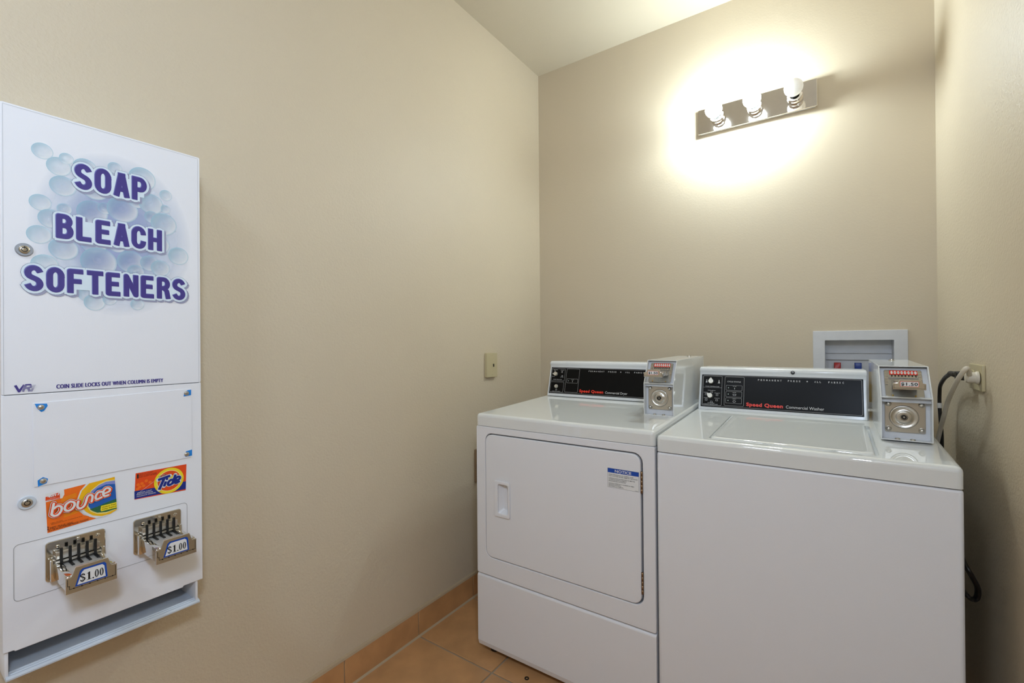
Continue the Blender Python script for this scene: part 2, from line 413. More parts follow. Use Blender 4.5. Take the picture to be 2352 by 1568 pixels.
# heavy condensed capitals as centre lines in a unit box
def arc(cx, cy, rx, ry, a0, a1, n=8):
    return [(cx+rx*math.cos(math.radians(a0+(a1-a0)*k/n)), cy+ry*math.sin(math.radians(a0+(a1-a0)*k/n))) for k in range(n+1)]
CAPS = {
 'S': [arc(.5, .76, .5, .24, 20, 250, 12)[:-1] + [(.5, .5)] + arc(.5, .24, .5, .24, 70, -160, 12)],
 'O': [arc(.5, .72, .5, .28, 0, 180, 8) + arc(.5, .28, .5, .28, 180, 360, 8) + [(1., .72)]],
 'A': [[(0, 0), (.42, 1)], [(1, 0), (.58, 1)], [(.36, 1.), (.64, 1.)], [(.2, .28), (.8, .28)]],
 'P': [[(0, 0), (0, 1)], [(0, 1), (.55, 1)] + arc(.55, .73, .45, .27, 90, -90, 8) + [(0, .46)]],
 'B': [[(0, 0), (0, 1), (.5, 1)] + arc(.5, .77, .42, .23, 90, -90, 7) + [(0, .54)], [(.4, .54), (.55, .54)] + arc(.55, .27, .45, .27, 90, -90, 7) + [(0, 0)]],
 'L': [[(0, 1), (0, 0), (.9, 0)]],
 'E': [[(.9, 1), (0, 1), (0, 0), (.95, 0)], [(0, .52), (.8, .52)]],
 'C': [arc(.5, .72, .5, .28, 0, 180, 8) + arc(.5, .28, .5, .28, 180, 360, 8)],
 'H': [[(0, 0), (0, 1)], [(1, 0), (1, 1)], [(0, .5), (1, .5)]],
 'F': [[(.95, 1), (0, 1), (0, 0)], [(0, .5), (.8, .5)]],
 'T': [[(-.05, 1), (1.05, 1)], [(.5, 1), (.5, 0)]],
 'N': [[(0, 0), (0, 1), (1, 0), (1, 1)]],
 'R': [[(0, 0), (0, 1), (.5, 1)] + arc(.5, .75, .45, .25, 90, -90, 7) + [(0, .5)], [(.5, .5), (.85, .35), (1, 0)]]}

def word(b, fr, txt, x0, x1, z0, z1):
    n = len(txt); cell = (x1-x0)/n; w = cell*.33
    def lay(mi, ww, c, dx=0, dz=0):
        b.mi = mi
        for i, ch in enumerate(txt):
            ax = x0+cell*i+w/2+cell*.06; bx = x0+cell*(i+1)-w/2-cell*.06
            h = w*.40
            for st in CAPS[ch]:
                pts = [(ax+(bx-ax)*p[0]+dx, z0+h+(z1-z0-2*h)*p[1]+dz) for p in st]
                b.stroke(fr, pts, ww, c, ext=(ww-w)*.3+w*(.22 if ch in 'SC' else .40), joints='round' if ww > w*1.1 else True)
    lay(3, w+.0098, .0008, .003, -.003)      # printed drop shadow
    b.mi = 1
    for i in range(n):                        # pale ground between the letters
        ax = x0+cell*i+w/2+cell*.06; bx = x0+cell*(i+1)-w/2-cell*.06; q = (z1-z0)*.16
        b.poly(fr, [(ax, z0+q), (bx+(cell-bx+ax if i < n-1 else 0), z0+q), (bx+(cell-bx+ax if i < n-1 else 0), z1-q), (ax, z1-q)], .00115)
    lay(2, w+.0098, .0009)                    # dark hairline
    lay(1, w+.0086, .0012)                    # pale border
    lay(4, w, .0014, -.0006, .0006)           # light edge
    lay(0, w*.92, .0016, .0003, -.0003)       # letter

def bubble_material():
    m = bpy.data.materials.new('bubble print'); m.use_nodes = True; nt = m.node_tree; b = nt.nodes['Principled BSDF']
    a = nt.nodes.new('ShaderNodeVertexColor'); a.layer_name = 'Col'
    nt.links.new(a.outputs['Color'], b.inputs['Base Color']); nt.links.new(a.outputs['Alpha'], b.inputs['Alpha'])
    b.inputs['Roughness'].default_value = .35
    return m

def bubble_print(parent):
    vs, fs, cs = [], [], []
    def disc(y, z, ry, rz, c, col, nr=8, ns=28):
        base = len(vs)
        vs.append(MF.p(y, z, c)); cs.append(col(0, 0)); base += 1
        for i in range(nr):
            q = (i+1)/nr
            for k in range(ns):
                t = 2*math.pi*k/ns
                vs.append(MF.p(y+ry*q*math.cos(t), z+rz*q*math.sin(t), c)); cs.append(col(q, t))
        for k in range(ns): fs.append((base-1, base+k, base+(k+1) % ns))
        for i in range(nr-1):
            for k in range(ns):
                k2 = (k+1) % ns
                fs.append((base+i*ns+k, base+i*ns+k2, base+(i+1)*ns+k2, base+(i+1)*ns+k))
    A, Bc, Wh, Te = s2l((186, 200, 232)), s2l((168, 194, 222)), s2l((246, 249, 251)), s2l((150, 196, 214))
    mixc = lambda p, q, t: tuple(p[i]*(1-t)+q[i]*t for i in range(3))
    disc(.335, 1.415, .138, .175, .0002, lambda q, t: (*s2l((205, 218, 238)), .8*max(0, 1-q**2.2)), 14, 40)
    disc(.330, 1.415, .085, .120, .0003, lambda q, t: (*s2l((172, 184, 224)), .8*max(0, 1-q*q)), 14, 40)
    for i, (y, z, r) in enumerate(BUBBLES):
        deep = max(0, 1-math.hypot((y-330)/120, (z-1415)/170))
        def col(q, t, deep=deep):
            lit = q*math.cos(t+math.radians(40))            # + towards lower right
            body = mixc(s2l((206, 226, 238)), s2l((150, 164, 214)), deep*.9)
            c = mixc(body, Wh, max(0, min(1, .35+lit*1.1)) * (.9 if q < .9 else .4))
            c = mixc(c, Te, max(0, -lit)*.55)
            if q > .93: c = mixc(c, s2l((160, 208, 222)), .6)
            return (*c, .30+.5*q*q if q < .97 else .72)
        disc(y/1000, z/1000, r/1000, r/1000, .00035+.00001*i, col)
    me = bpy.data.meshes.new('bubble_print'); org = ORG[parent.name]
    me.from_pydata([v-org for v in vs], [], fs)
    at = me.color_attributes.new('Col', 'FLOAT_COLOR', 'POINT')
    for i, c in enumerate(cs): at.data[i].color = c
    me.materials.append(bubble_material())
    o = bpy.data.objects.new('bubble_print', me); COL.objects.link(o); o.parent = parent; ORG[o.name] = org
    o['label'] = 'printed cluster of pale blue soap bubbles'

M_LOCK = mat('dull grey collar', (150, 154, 160), .4, metal=.3, var=.04, vscale=80)
def cylinder_lock(t, y, z, r, bright):
    l = B().lathe(MF, [(0, 0), (r, 0), (r, .002), (r*.93, .003), (r*.62, .003), (r*.58, .0015), (0, .0015)], 32, y, z).done('lock', M_GREYP if not bright else M_LOCK, t)
    B().lathe(MF, [(0, .0016), (r*.6, .0016), (r*.6, .0042), (r*.5, .005), (0, .005)], 28, y, z).done('lock_cylinder', M_CHROME if bright else M_BRUSH, l, smooth=50)
    B().ring(MF, ell(y, z, r*.36), ell(y, z, r*.26), .005, .0054).done('keyway', M_BLK, l)
    B().prism(MF, rr(y-r*.05, y+r*.05, z+r*.2, z+r*.5, 0), .005, .0055).done('keyway', M_BLK, l)

def coin_slide(t, yc):
    f = Fr((XM, yc, .715), (0, 1, 0), (0, 0, 1))
    b = B(); b.prism(f, rr(-.0455, .0455, 0, .0775, .006), 0, .0045)
    s = b.done('coin_slide', M_CHROME, t, bevel=.0015, label='chrome coin slide with five coin slots')
    for sg in (-1, 1):       # rails and throat
        b = B()
        b.prism(f, [(sg*.036, .008), (sg*.036, .0365), (sg*.026, .0365), (sg*.026, .008)], .0045, .104)
        b.prism(f, [(sg*.041, .004), (sg*.041, .045), (sg*.034, .045), (sg*.034, .004)], .0045, .022)
        b.done('side_rail', M_CHROME, s, bevel=.0012)
    b = B(); b.prism(f, [(-.026, .008), (.026, .008), (.026, .032), (-.026, .032)], .0045, .104)
    b.done('tray', M_CAST, s)
    b = B()
    b.prism(f, [(-.037, .004), (.037, .004), (.037, .034), (.0295, .0345), (.0275, .038), (.0235, .0505), (-.0235, .0505), (-.0275, .038), (-.0295, .0345), (-.037, .034)], .104, .109)
    b.done('front_plate', M_CHROME, s, bevel=.0008)
    b = B(); b.prism(f, [(-.033, .043), (.033, .043), (.033, .058), (-.033, .058)], .0045, .018); b.done('guide_bar', M_BRUSH, s, bevel=.001)
    b = B(); b.prism(f, [(-.035, .0365), (.035, .0365), (.035, .041), (-.035, .041)], .0045, .0195); b.done('guide_bar', M_BRUSH, s, bevel=.001)
    for k in range(5):
        a = -.0255+.01275*k; b = B()
        b.prism(f, [(a-.0022, .0325), (a+.0022, .0325), (a+.0022, .065), (a-.0022, .065)], .0165, .0205)
        b.prism(f, [(a-.0022, .0322), (a+.0022, .0322), (a+.0022, .034), (a-.0022, .034)], .0205, .042)
        b.done('coin_slot', M_BLK, s)
    for a, c in ((-.028, .066), (.002, .0715), (.033, .068)):
        B().lathe(f, [(0, .0045), (.0034, .0045), (.0028, .007), (.0012, .0078), (0, .0078)], 14, a, c).done('screw', M_CHROME, s)
    # engraved outline and dots on the front plate
    b = B(); b.stroke(f, [(-.0345, .031), (-.0345, .0185), (-.032, .0185), (-.032, .0125), (.031, .0125), (.0345, .0125), (.0345, .031)], .0007, .1093)
    for k in range(6): b.poly(f, ell(-.026+.0112*k, .0125, .0013, .0011, 8), .1094)
    b.done('engraving', M_BLK, s, flat=True)
    b = B(); P = lambda e: [(-.0245+e, .0145+e*.8), (.0225-e, .0145+e*.8), (.0205-e, .041-e), (.0175-e, .0445-e), (-.0135+e*.6, .0445-e), (-.0175+e*.8, .041-e)]
    b.mi = 0; b.poly(f, P(0), .1093); b.mi = 1; b.poly(f, P(.003), .1096); b.mi = 2
    serif_price(b, f, -.0175, .0165, .0205, .0145, .1099)
    b.done('price_label', [M_BLUE, M_LBL, M_INK], s, flat=True, label='blue-edged price label reading $1.00')

def serif_price(b, f, x0, x1, y0, h, c):
    """$1.00 with thick and thin strokes"""
    w = x1-x0
    def q(x, y): return (x0+w*x, y0+h*y)
    sw = w*.055
    # $
    b.stroke(f, [q(.19, .80), q(.15, .90), q(.09, .92), q(.03, .84), q(.03, .70), q(.07, .60), q(.15, .46), q(.19, .35), q(.19, .2), q(.14, .08), q(.07, .06), q(.02, .18)], sw, c)
    b.stroke(f, [q(.11, -.1), q(.11, 1.08)], w*.018, c)
    b.poly(f, ell(*q(.185, .76), w*.022, h*.06, 10), c); b.poly(f, ell(*q(.025, .22), w*.022, h*.06, 10), c)
    # 1 .
    b.poly(f, [q(.335, .06), q(.415, .06), q(.415, 1), q(.39, 1), q(.28, .84), q(.28, .8), q(.335, .82)], c)
    b.poly(f, [q(.28, 0), q(.47, 0), q(.47, .06), q(.28, .06)], c)
    b.poly(f, ell(*q(.545, .05), w*.036, h*.085, 12), c)
    for a in (.62, .83):
        o = ell(*q(a+.08, .5), w*.085, h*.51, 24); i = ell(*q(a+.08, .5), w*.032, h*.45, 24)
        for k in range(24):
            b.poly(f, [o[k], o[(k+1) % 24], i[(k+1) % 24], i[k]], c)

def soap_dispenser():
    Y0, Y1, Z0, Z1 = .1625, .4925, .606, 1.6355
    t = thing('soap_dispenser', 'tall white coin-operated soap dispenser cabinet hung on the left wall', 'vending machine', (XL, (Y0+Y1)/2, .55))
    # folded sheet cabinet, open below for the chute
    b = B()
    f = Fr((XL, 0, 0), (0, 1, 0), (0, 0, 1))
    D = XM-XL-.002
    b.ring(f, [(Y0, Z0), (Y1, Z0), (Y1, Z1), (Y0, Z1)], [(Y0+.004, Z0+.004), (Y1-.004, Z0+.004), (Y1-.004, Z1-.004), (Y0+.004, Z1-.004)], .0005, D)
    b.done('cabinet', M_CAB, t, bevel=.001)
    # upper door with rounded front edge
    zd = 1.0855
    d = B().prism(MF, rr(Y0, Y1, zd+.0005, Z1, .003, 3), -.004, 0).done('door', M_CAB, t, bevel=.0012)
    b = B(); b.outline(MF, rr(Y0+.0035, Y1-.0045, zd+.001, Z1-.004, .0), .0005, .0003); b.done('seam', M_SEAM, d, flat=True)
    # lower front with a shallow hemmed bottom
    b = B(); b.prism(MF, [(Y0, Z0), (Y0+.015, Z0-.0005), (Y0+.016, Z0-.003), (Y1-.04, Z0-.003), (Y1-.039, Z0), (Y1+.0015, Z0), (Y1, zd-.0005), (Y0, zd-.0005)], -.004, 0)
    lp = b.done('lower_front', M_CAB, t, bevel=.0012)
    bubble_print(d)
    b = B()
    word(b, MF, 'SOAP', .263, .388, 1.5005, 1.5515)
    word(b, MF, 'BLEACH', .235, .416, 1.3935, 1.4415)
    word(b, MF, 'SOFTENERS', .191, .462, 1.2845, 1.333)
    b.done('lettering', [M_INDIGO, M_PALE, M_SLATE, M_GREYSH, M_INDIGO2], d, flat=True, label='large indigo words SOAP BLEACH SOFTENERS with pale outlines')
    b = B()
    for i, d_ in enumerate((-.00045, -.0002, .0002, .00045)):      # four passes make the heavy weight
        b.text(MF, 'COIN SLIDE LOCKS OUT WHEN COLUMN IS EMPTY', .237+d_, .4145+d_, 1.0925, .0082, .0005+.0001*i, gap=1.1)
    b.done('lettering', M_INDIGO, d, flat=True)
    b = B(); b.mi = 0      # VR mark with speed lines
    b.stroke(MF, mm([(180.5, 1103.6), (185.5, 1091.6), (192.5, 1103.6)]), .0036, .0006)
    b.stroke(MF, mm([(190.5, 1091), (194.8, 1103.3), (200.5, 1103.3), (201.5, 1099.5), (199, 1097.5), (193, 1097.3)]), .0032, .0006)
    b.stroke(MF, mm([(197.5, 1097), (199.5, 1091)]), .0036, .0006)
    b.mi = 1
    for k in range(5): b.poly(MF, mm([(188+k*.8, 1092.3+2.3*k), (207+k*.8, 1092.3+2.3*k), (207+k*.8, 1092.9+2.3*k), (188+k*.8, 1092.9+2.3*k)]), .0007)
    b.mi = 0
    for k in range(5): b.poly(MF, mm([(200.2+k*.9, 1090.8+2.6*k), (203.5+k*1.0, 1090.8+2.6*k), (204+k*1.0, 1092+2.6*k), (200.6+k*.9, 1092+2.6*k)]), .0006)
    b.done('logo', [M_INDIGO, M_CAB], d, flat=True)
    cylinder_lock(t, .193, 1.362, .0125, True)
    cylinder_lock(t, .195, .878, .0128, False)
    # clear notice plate held by four screws over blue tape
    b = B(); b.prism(MF, mm([(204.5, 905), (472, 908), (471, 1072.5), (203.5, 1067)]), 0, .0016)
    b.done('cover_plate', M_CAB, t, bevel=.0004)
    tapes = [[(206, 1066), (223, 1064.5), (224, 1060), (219, 1051), (215, 1049), (209, 1057)], [(455, 1055), (470.5, 1057), (470.8, 1070), (464, 1069.5), (457, 1066)],
             [(458, 911), (471.8, 911.5), (471.8, 926), (459, 924)], [(210, 904.8), (222, 909), (224, 917), (217, 922), (209.5, 917)]]
    for tp, (y, z) in zip(tapes, ((.2145, 1.0585), (.461, 1.0625), (.461, .917), (.217, .9145))):
        B().prism(MF, mm(tp), .0016, .002).done('tape', M_TAPE, t)
        B().lathe(MF, [(0, .0015), (.0053, .0015), (.005, .0035), (.0035, .0055), (.0012, .0062), (0, .0062)], 18, y, z).done('screw', M_BRUSH, t)
    # fabric softener sticker
    b = B(); K = .00022
    for i, (k, mi) in enumerate((('orange', 0), ('corner', 1), ('corner2', 5), ('white', 1), ('yellow', 2), ('pale', 6), ('lilac', 3), ('blue', 4), ('green', 7), ('tag', 8))):
        b.mi = mi; b.poly(MF, mm(BOUNCE[k]), .0004+K*i)
    c = .0004+K*10
    for (yy, zz, nx, nz) in ((243, 866, 12, 6), (247, 834, 13, 5)):         # halftone dots
        b.mi = 2
        for i in range(nx):
            for j in range(nz):
                b.poly(MF, mm(ell(yy+i*1.9+(j % 2)*.95, zz+j*1.5+i*.35, .62, .5, 6)), .0004+K*.5)
    for mi, w, cc in ((9, 9.9, 0), (1, 9.2, K), (5, 7.4, 2*K)):
        b.mi = mi
        for st in BOUNCE_L: b.stroke(MF, mm(st), w/1000, c+cc, joints='round')
    b.mi = 5
    for st in BOUNCE_L: b.stroke(MF, mm([(a+1.2, z-.6) for a, z in st]), .0066, c+2.5*K, joints='round')
    b.mi = 1
    for st in BOUNCE_L: b.stroke(MF, [tuple(v) for v in smooth_path(mm(st), 4)], .0038, c+4*K, joints='round')
    b.text(MF, '4in1', .2225, .2405, .8795, .0048, c, bold=.03, shear=.25, y1=.8815)
    b.text(MF, 'benefits', .227, .2345, .8772, .0013, c); b.text(MF, 'bienfaits / beneficios', .2215, .2405, .8748, .0013, c)
    b.mi = 9
    b.text(MF, 'FABRIC SOFTENER', .2271, .2443, .8277, .0015, c, y1=.8283)
    b.text(MF, 'ASSOUPLISSANT TEXTILE / SUAVIZANTE DE TELAS', .2277, .2736, .8253, .0015, c, y1=.8275)
    b.text(MF, '2', .2222, .2245, .8172, .006, c, bold=.03)
    b.text(MF, 'SHEETS / FEUILLES / HOJAS', .2258, .2594, .8176, .0034, c, bold=.012, gap=1.06, y1=.818)
    b.text(MF, '162 x 228 mm 6.4 x 9 INCHES / POUCES / PULGADAS', .2233, .2832, .8132, .0034, c, bold=.012, gap=1.06, y1=.817)
    b.text(MF, 'Outdoor Fresh', .3051, .3278, .8354, .0024, c, bold=.01, y1=.8367)
    b.text(MF, 'Fraicheur de grand air', .3051, .329, .8312, .0024, c, bold=.01, y1=.832)
    b.done('sticker', [M_ORANGE, M_LBL, M_YEL, M_LILAC, M_SKY, M_ORED, M_PYEL, M_GREEN, M_YEL2, M_INK], t, flat=True, label='orange fabric softener sticker reading bounce')
    # detergent sticker
    b = B(); b.mi = 0; b.poly(MF, mm(TIDE['base']), .0004)
    b.mi = 5
    for y, z in ((367, 868), (374, 869), (370, 862), (382, 873), (377, 863), (389, 868), (366, 859)): b.poly(MF, ell(y/1000, z/1000, .0032, n=16), .0005)
    b.mi = 1; b.poly(MF, mm(TIDE['band']), .0006)
    cy, cz = .4253, .8628
    for mi, r, k in ((2, .0292, 1), (6, .0240, 2), (0, .0225, 3), (2, .0128, 4)):
        b.mi = mi; b.poly(MF, ell(cy, cz, r, n=40), .0006+K*k)
    for mi, w, cc in ((3, 7.6, 0), (1, 5.2, 2*K)):
        b.mi = mi
        for i, st in enumerate(TIDE_L): b.stroke(MF, [tuple(v) for v in smooth_path(mm(st), 4)] if len(st) > 2 else mm(st), (w+(.5 if i < 2 else 0))/1000, .002+cc, ext=.0004, joints='round' if mi == 3 else True)
    b.mi = 1; b.poly(MF, ell(.4206, .8679, .0026, n=12), .002+2*K)
    b.mi = 3; b.text(MF, 'ULTRA', .4045, .4198, .8752, .0036, .0024, bold=.05, shear=.2, y1=.8765)
    b.mi = 4; b.text(MF, 'ULTRA', .4049, .4194, .8754, .0032, .0026, bold=.02, shear=.2, y1=.8767)
    b.text(MF, '1', .3652, .3680, .8825, .0085, .0007, bold=.04)
    b.text(MF, 'USE IN THE LAUNDRY', .3691, .3949, .8896, .0019, .0007); b.text(MF, 'POUR LA LESSIVE A LAVER', .3688, .4012, .8866, .0019, .0007, y1=.8856); b.text(MF, 'PARA LAVADO DE ROPA', .3688, .4018, .8832, .0019, .0007)
    b.mi = 3; b.text(MF, 'ORIGINAL SCENT', .3653, .3918, .8485, .0025, .0009); b.text(MF, 'PARFUM ORIGINAL', .3647, .3944, .8449, .0025, .0009); b.text(MF, 'FRAGANCIA ORIGINAL', .3647, .3998, .8411, .0025, .0009)
    b.stroke(MF, mm([(364, 847), (396, 868)]), .0004, .0009)
    b.done('sticker', [M_ORED, M_NAVY, M_YEL2, M_LBL, M_INK, M_ORANGE, M_PYEL], t, flat=True, label='orange and blue detergent sticker reading Tide')
    # pressed outline round the coin slides
    q = rr(.177, .4615, .695, .8025, .008)
    B().ring(MF, q, rr(.1778, .4607, .6958, .8017, .0074), 0, .0004).done('panel_outline', M_GPR, t)
    coin_slide(t, .2645); coin_slide(t, .4025)
    # delivery chute
    for y in (Y0+.003, Y1-.013):
        b = B(); b.prism(Fr((0, y, 0), (1, 0, 0), (0, 0, 1)), [(XL+.001, .556), (XM-.004, .556), (XM-.004, Z0-.001), (XL+.001, Z0-.001)], 0, -.005)
        b.done('chute_side', M_CAB, t, bevel=.0008)
    prof = [(XL+.001, .560), (XL+.03, .560), (XM-.016, .5605), (XM-.014, .5625), (XM-.011, .5605), (XM-.008, .5608), (XM-.006, .559), (XM-.002, .5595), (XM+.002, .556), (XM+.002, .553), (XM-.01, .551), (XL+.001, .551)]
    B().prism(Fr((0, Y0+.004, 0), (1, 0, 0), (0, 0, 1)), prof, 0, -(Y1-Y0-.01)).done('chute_tray', M_GREYP, t, smooth=20)
    B().box(XL+.0006, XL+.002, Y0+.006, Y1-.012, .56, .62).done('chute_back', M_GREYP, t)
M_SEAM = mat('pale grey seam', (176, 178, 182), .6, var=.02)
M_GREYSH = mat('grey violet print', (150, 152, 178), .5, var=.02, vscale=60)
soap_dispenser()

# ------------------------------------------------------------------ laundry machines
def coin_box(t, x0, y0, z0, lean):
    """steel coin meter; x0 left side, y0 front, z0 foot"""
    w, hm, ht, dp = .105, .113, .193, .46
    f = Fr((x0, 0, 0), (0, 1, 0), (0, 0, 1))                 # profile frame, normal +X
    P = [(y0, z0), (y0+dp, z0), (y0+dp, z0+ht+.004), (y0+lean, z0+ht), (y0, z0+hm)]
    th = .0025; b = B()
    b.prism(f, P, 0, th); b.prism(f, P, w-th, w)
    b.prism(f, [(y0+lean, z0+ht-th), (y0+dp, z0+ht+.004-th), (y0+dp, z0+ht+.004), (y0+lean, z0+ht)], th*.5, w-th*.5)
    b.prism(f, [(y0, z0), (y0+dp, z0), (y0+dp, z0+th), (y0, z0+th)], th*.5, w-th*.5)
    b.prism(f, [(y0+dp-th, z0), (y0+dp, z0), (y0+dp, z0+ht), (y0+dp-th, z0+ht)], th*.5, w-th*.5)
    c = b.done('coin_box', M_CASE, t, bevel=.0009)
    c['label'] = 'white steel coin box with price slide and lock plate'
    b = B()
    b.prism(f, [(y0+.001, z0+hm-.0015), (y0+.03, z0+hm-.004), (y0+.03, z0+hm+.001), (y0+.002, z0+hm+.0015)], th, w-th)
    b.done('mid_shelf', M_CASE, c)
    ff = Fr((x0, y0, z0), (1, 0, 0), (0, 0, 1))              # lower front frame, normal -Y
    b = B(); b.box(x0+th, x0+w-th, y0+.026, y0+.028, z0+th, z0+hm); b.done('inner_panel', M_CASEIN, c); b = B()
    v = Vector((0, lean, ht-hm)); fu = Fr((x0, y0, z0+hm), (1, 0, 0), v); L = v.length; fu.o += fu.n*.011
    b.prism(fu, [(th, -.004), (w-th, -.004), (w-th, L+.006), (th, L+.006)], -.028, -.026)
    b.done('inner_panel', M_CASEIN, c)
    # lock plate with pressed dish
    lp = B(); q = rr(.010, w-.012, .019, hm-.006, .004)
    lp.prism(ff, q, -.0255, -.0225); cx, cz = w*.47, .060
    lp = lp.done('lock_plate', M_BRUSH, c, bevel=.0008)
    b = B(); b.text(ff, 'GREENWALD', .026, .076, hm-.0190, .0045, -.0223, gap=1.15); b.done('stamped_lettering', M_CAST, c, flat=True)
    B().lathe(ff, [(.031, -.0227), (.030, -.0205), (.0275, -.0195), (.0255, -.0215), (.018, -.0222), (.0155, -.019), (.0135, -.0185), (.008, -.0185), (.0075, -.02)], 36, cx, cz).done('lock_dish', M_BRUSH, c, smooth=70)
    B().lathe(ff, [(.0026, -.0190), (.0026, -.0184), (.0058, -.0184), (.0058, -.0195), (0, -.0195)], 20, cx, cz).done('keyhole', M_BLK, c)
    B().lathe(ff, [(.0024, -.0194), (.0022, -.0178), (0, -.0176)], 14, cx, cz).done('lock_core', M_BRUSH, c)
    for a, bz in ((.0175, .027), (.0175, hm-.0195), (w-.02, .027), (w-.02, hm-.0195)):
        B().lathe(ff, [(.0068, -.0226), (.0066, -.0205), (.0058, -.0180), (.0044, -.0162), (.0024, -.0150), (0, -.0146)], 18, a, bz).done('rivet', M_BRUSH, c, smooth=70)
    for a in (.035, .066): B().lathe(Fr((x0, y0, z0+th), (1, 0, 0), (0, 1, 0)), [(.0065, 0), (.005, .0025), (0, .0035)], 16, a, .012).done('bolt', M_BRUSH, c)
    B().lathe(Fr((x0+w*.55, y0+dp-.05, z0+ht+.0035), (1, 0, 0), (0, 1, 0)), [(.009, 0), (.009, .001), (.005, .0012), (.0045, .004), (0, .0045)], 16).done('bolt', M_BRUSH, c)
    # coin slide mechanism in the upper recess
    B().prism(fu, rr(.012, w-.014, .010, L-.006, .003), -.0255, -.0215).done('slide_plate', M_ZINC, c, bevel=.0008)
    for k in range(9):      # ribbed chrome cheeks left and right of the red coin plate
        z = L-.014-.0052*k
        b = B(); b.prism(fu, [(.0135, z), (.022-.0004*k, z), (.022-.0004*k, z+.003), (.0135, z+.003)], -.0217, -.0195); b.done('rib', M_CHROME, c)
        b = B(); b.prism(fu, [(w-.0235+.0004*k, z), (w-.0155, z), (w-.0155, z+.003), (w-.0235+.0004*k, z+.003)], -.0217, -.0195); b.done('rib', M_CHROME, c)
    lab = B(); lab.mi = 0; za, zb = L-.0225, L-.0085
    lab.poly(fu, rr(.0235, w-.0225, za, zb, .0015, 3), -.0205)
    for k in range(8):
        a = .0285+.0071*k
        lab.mi = 1; lab.poly(fu, ell(a, (za+zb)/2, .0026, .0054, 16), -.0203)
        if 0 < k < 7: lab.mi = 2; lab.text(fu, '25', a-.0016, a+.0016, (za+zb)/2-.0012, .0026, -.0201)
    lab.done('coin_plate', [M_RED, M_LBL, M_INK], c, flat=True, label='red strip with eight white ovals')
    for k in range(8):
        a = .0285+.0071*k
        B().prism(fu, [(a-.0013, za-.011), (a+.0013, za-.011), (a+.0013, za-.001), (a-.0013, za-.001)], -.0217, -.020).done('coin_slot', M_BLK, c)
    b = B(); b.prism(fu, [(.020, za-.012), (w-.022, za-.012), (w-.03, za-.0095), (.03, za-.0095)], -.0217, -.017); b.done('slot_ledge', M_CHROME, c)
    for a in (.027, w-.032): B().lathe(fu, [(.0022, -.0217), (.0018, -.0195), (0, -.019)], 12, a, .0135).done('screw', M_BRASS, c)
    # the slide, pulled out towards the viewer
    yh = y0-.055; fh = Fr((x0+w/2, yh, z0), (1, 0, 0), (0, 0, 1))
    B().prism(fh, [(-.026, .141), (.026, .141), (.026, .155), (.022, .155), (.022, .147), (-.022, .147), (-.022, .155), (-.026, .155)], -.115, -.001).done('slide_arm', M_CHROME, c, bevel=.0006)
    A = [(-.0320, .1395), (.0320, .1395), (.0320, .1545), (.0262, .156), (.0215, .1645), (-.0185, .1645), (-.0225, .156), (-.0320, .1545)]
    B().prism(fh, A, -.004, .002).done('slide_handle', M_CHROME, c, bevel=.0008)
    b = B(); b.stroke(fh, [(-.0298, .152), (-.0298, .1425), (.0298, .1425), (.0298, .152)], .0006, .0022); b.done('engraving', M_BLK, c, flat=True)
    b = B(); cc = .0023
    b.mi = 0; b.poly(fh, rr(-.0180, .0182, .1470, .1600, .0015, 3), cc)
    b.mi = 1; b.poly(fh, rr(-.0172, .0174, .1478, .1592, .001, 3), cc+.0002)
    b.mi = 2; b.text(fh, '$1.50', -.0160, .0162, .1498, .0072, cc+.0004, bold=.025, gap=1.1)
    b.done('price_label', [M_RED, M_LBL, M_INK], c, flat=True, label='red-edged price label reading $1.50')

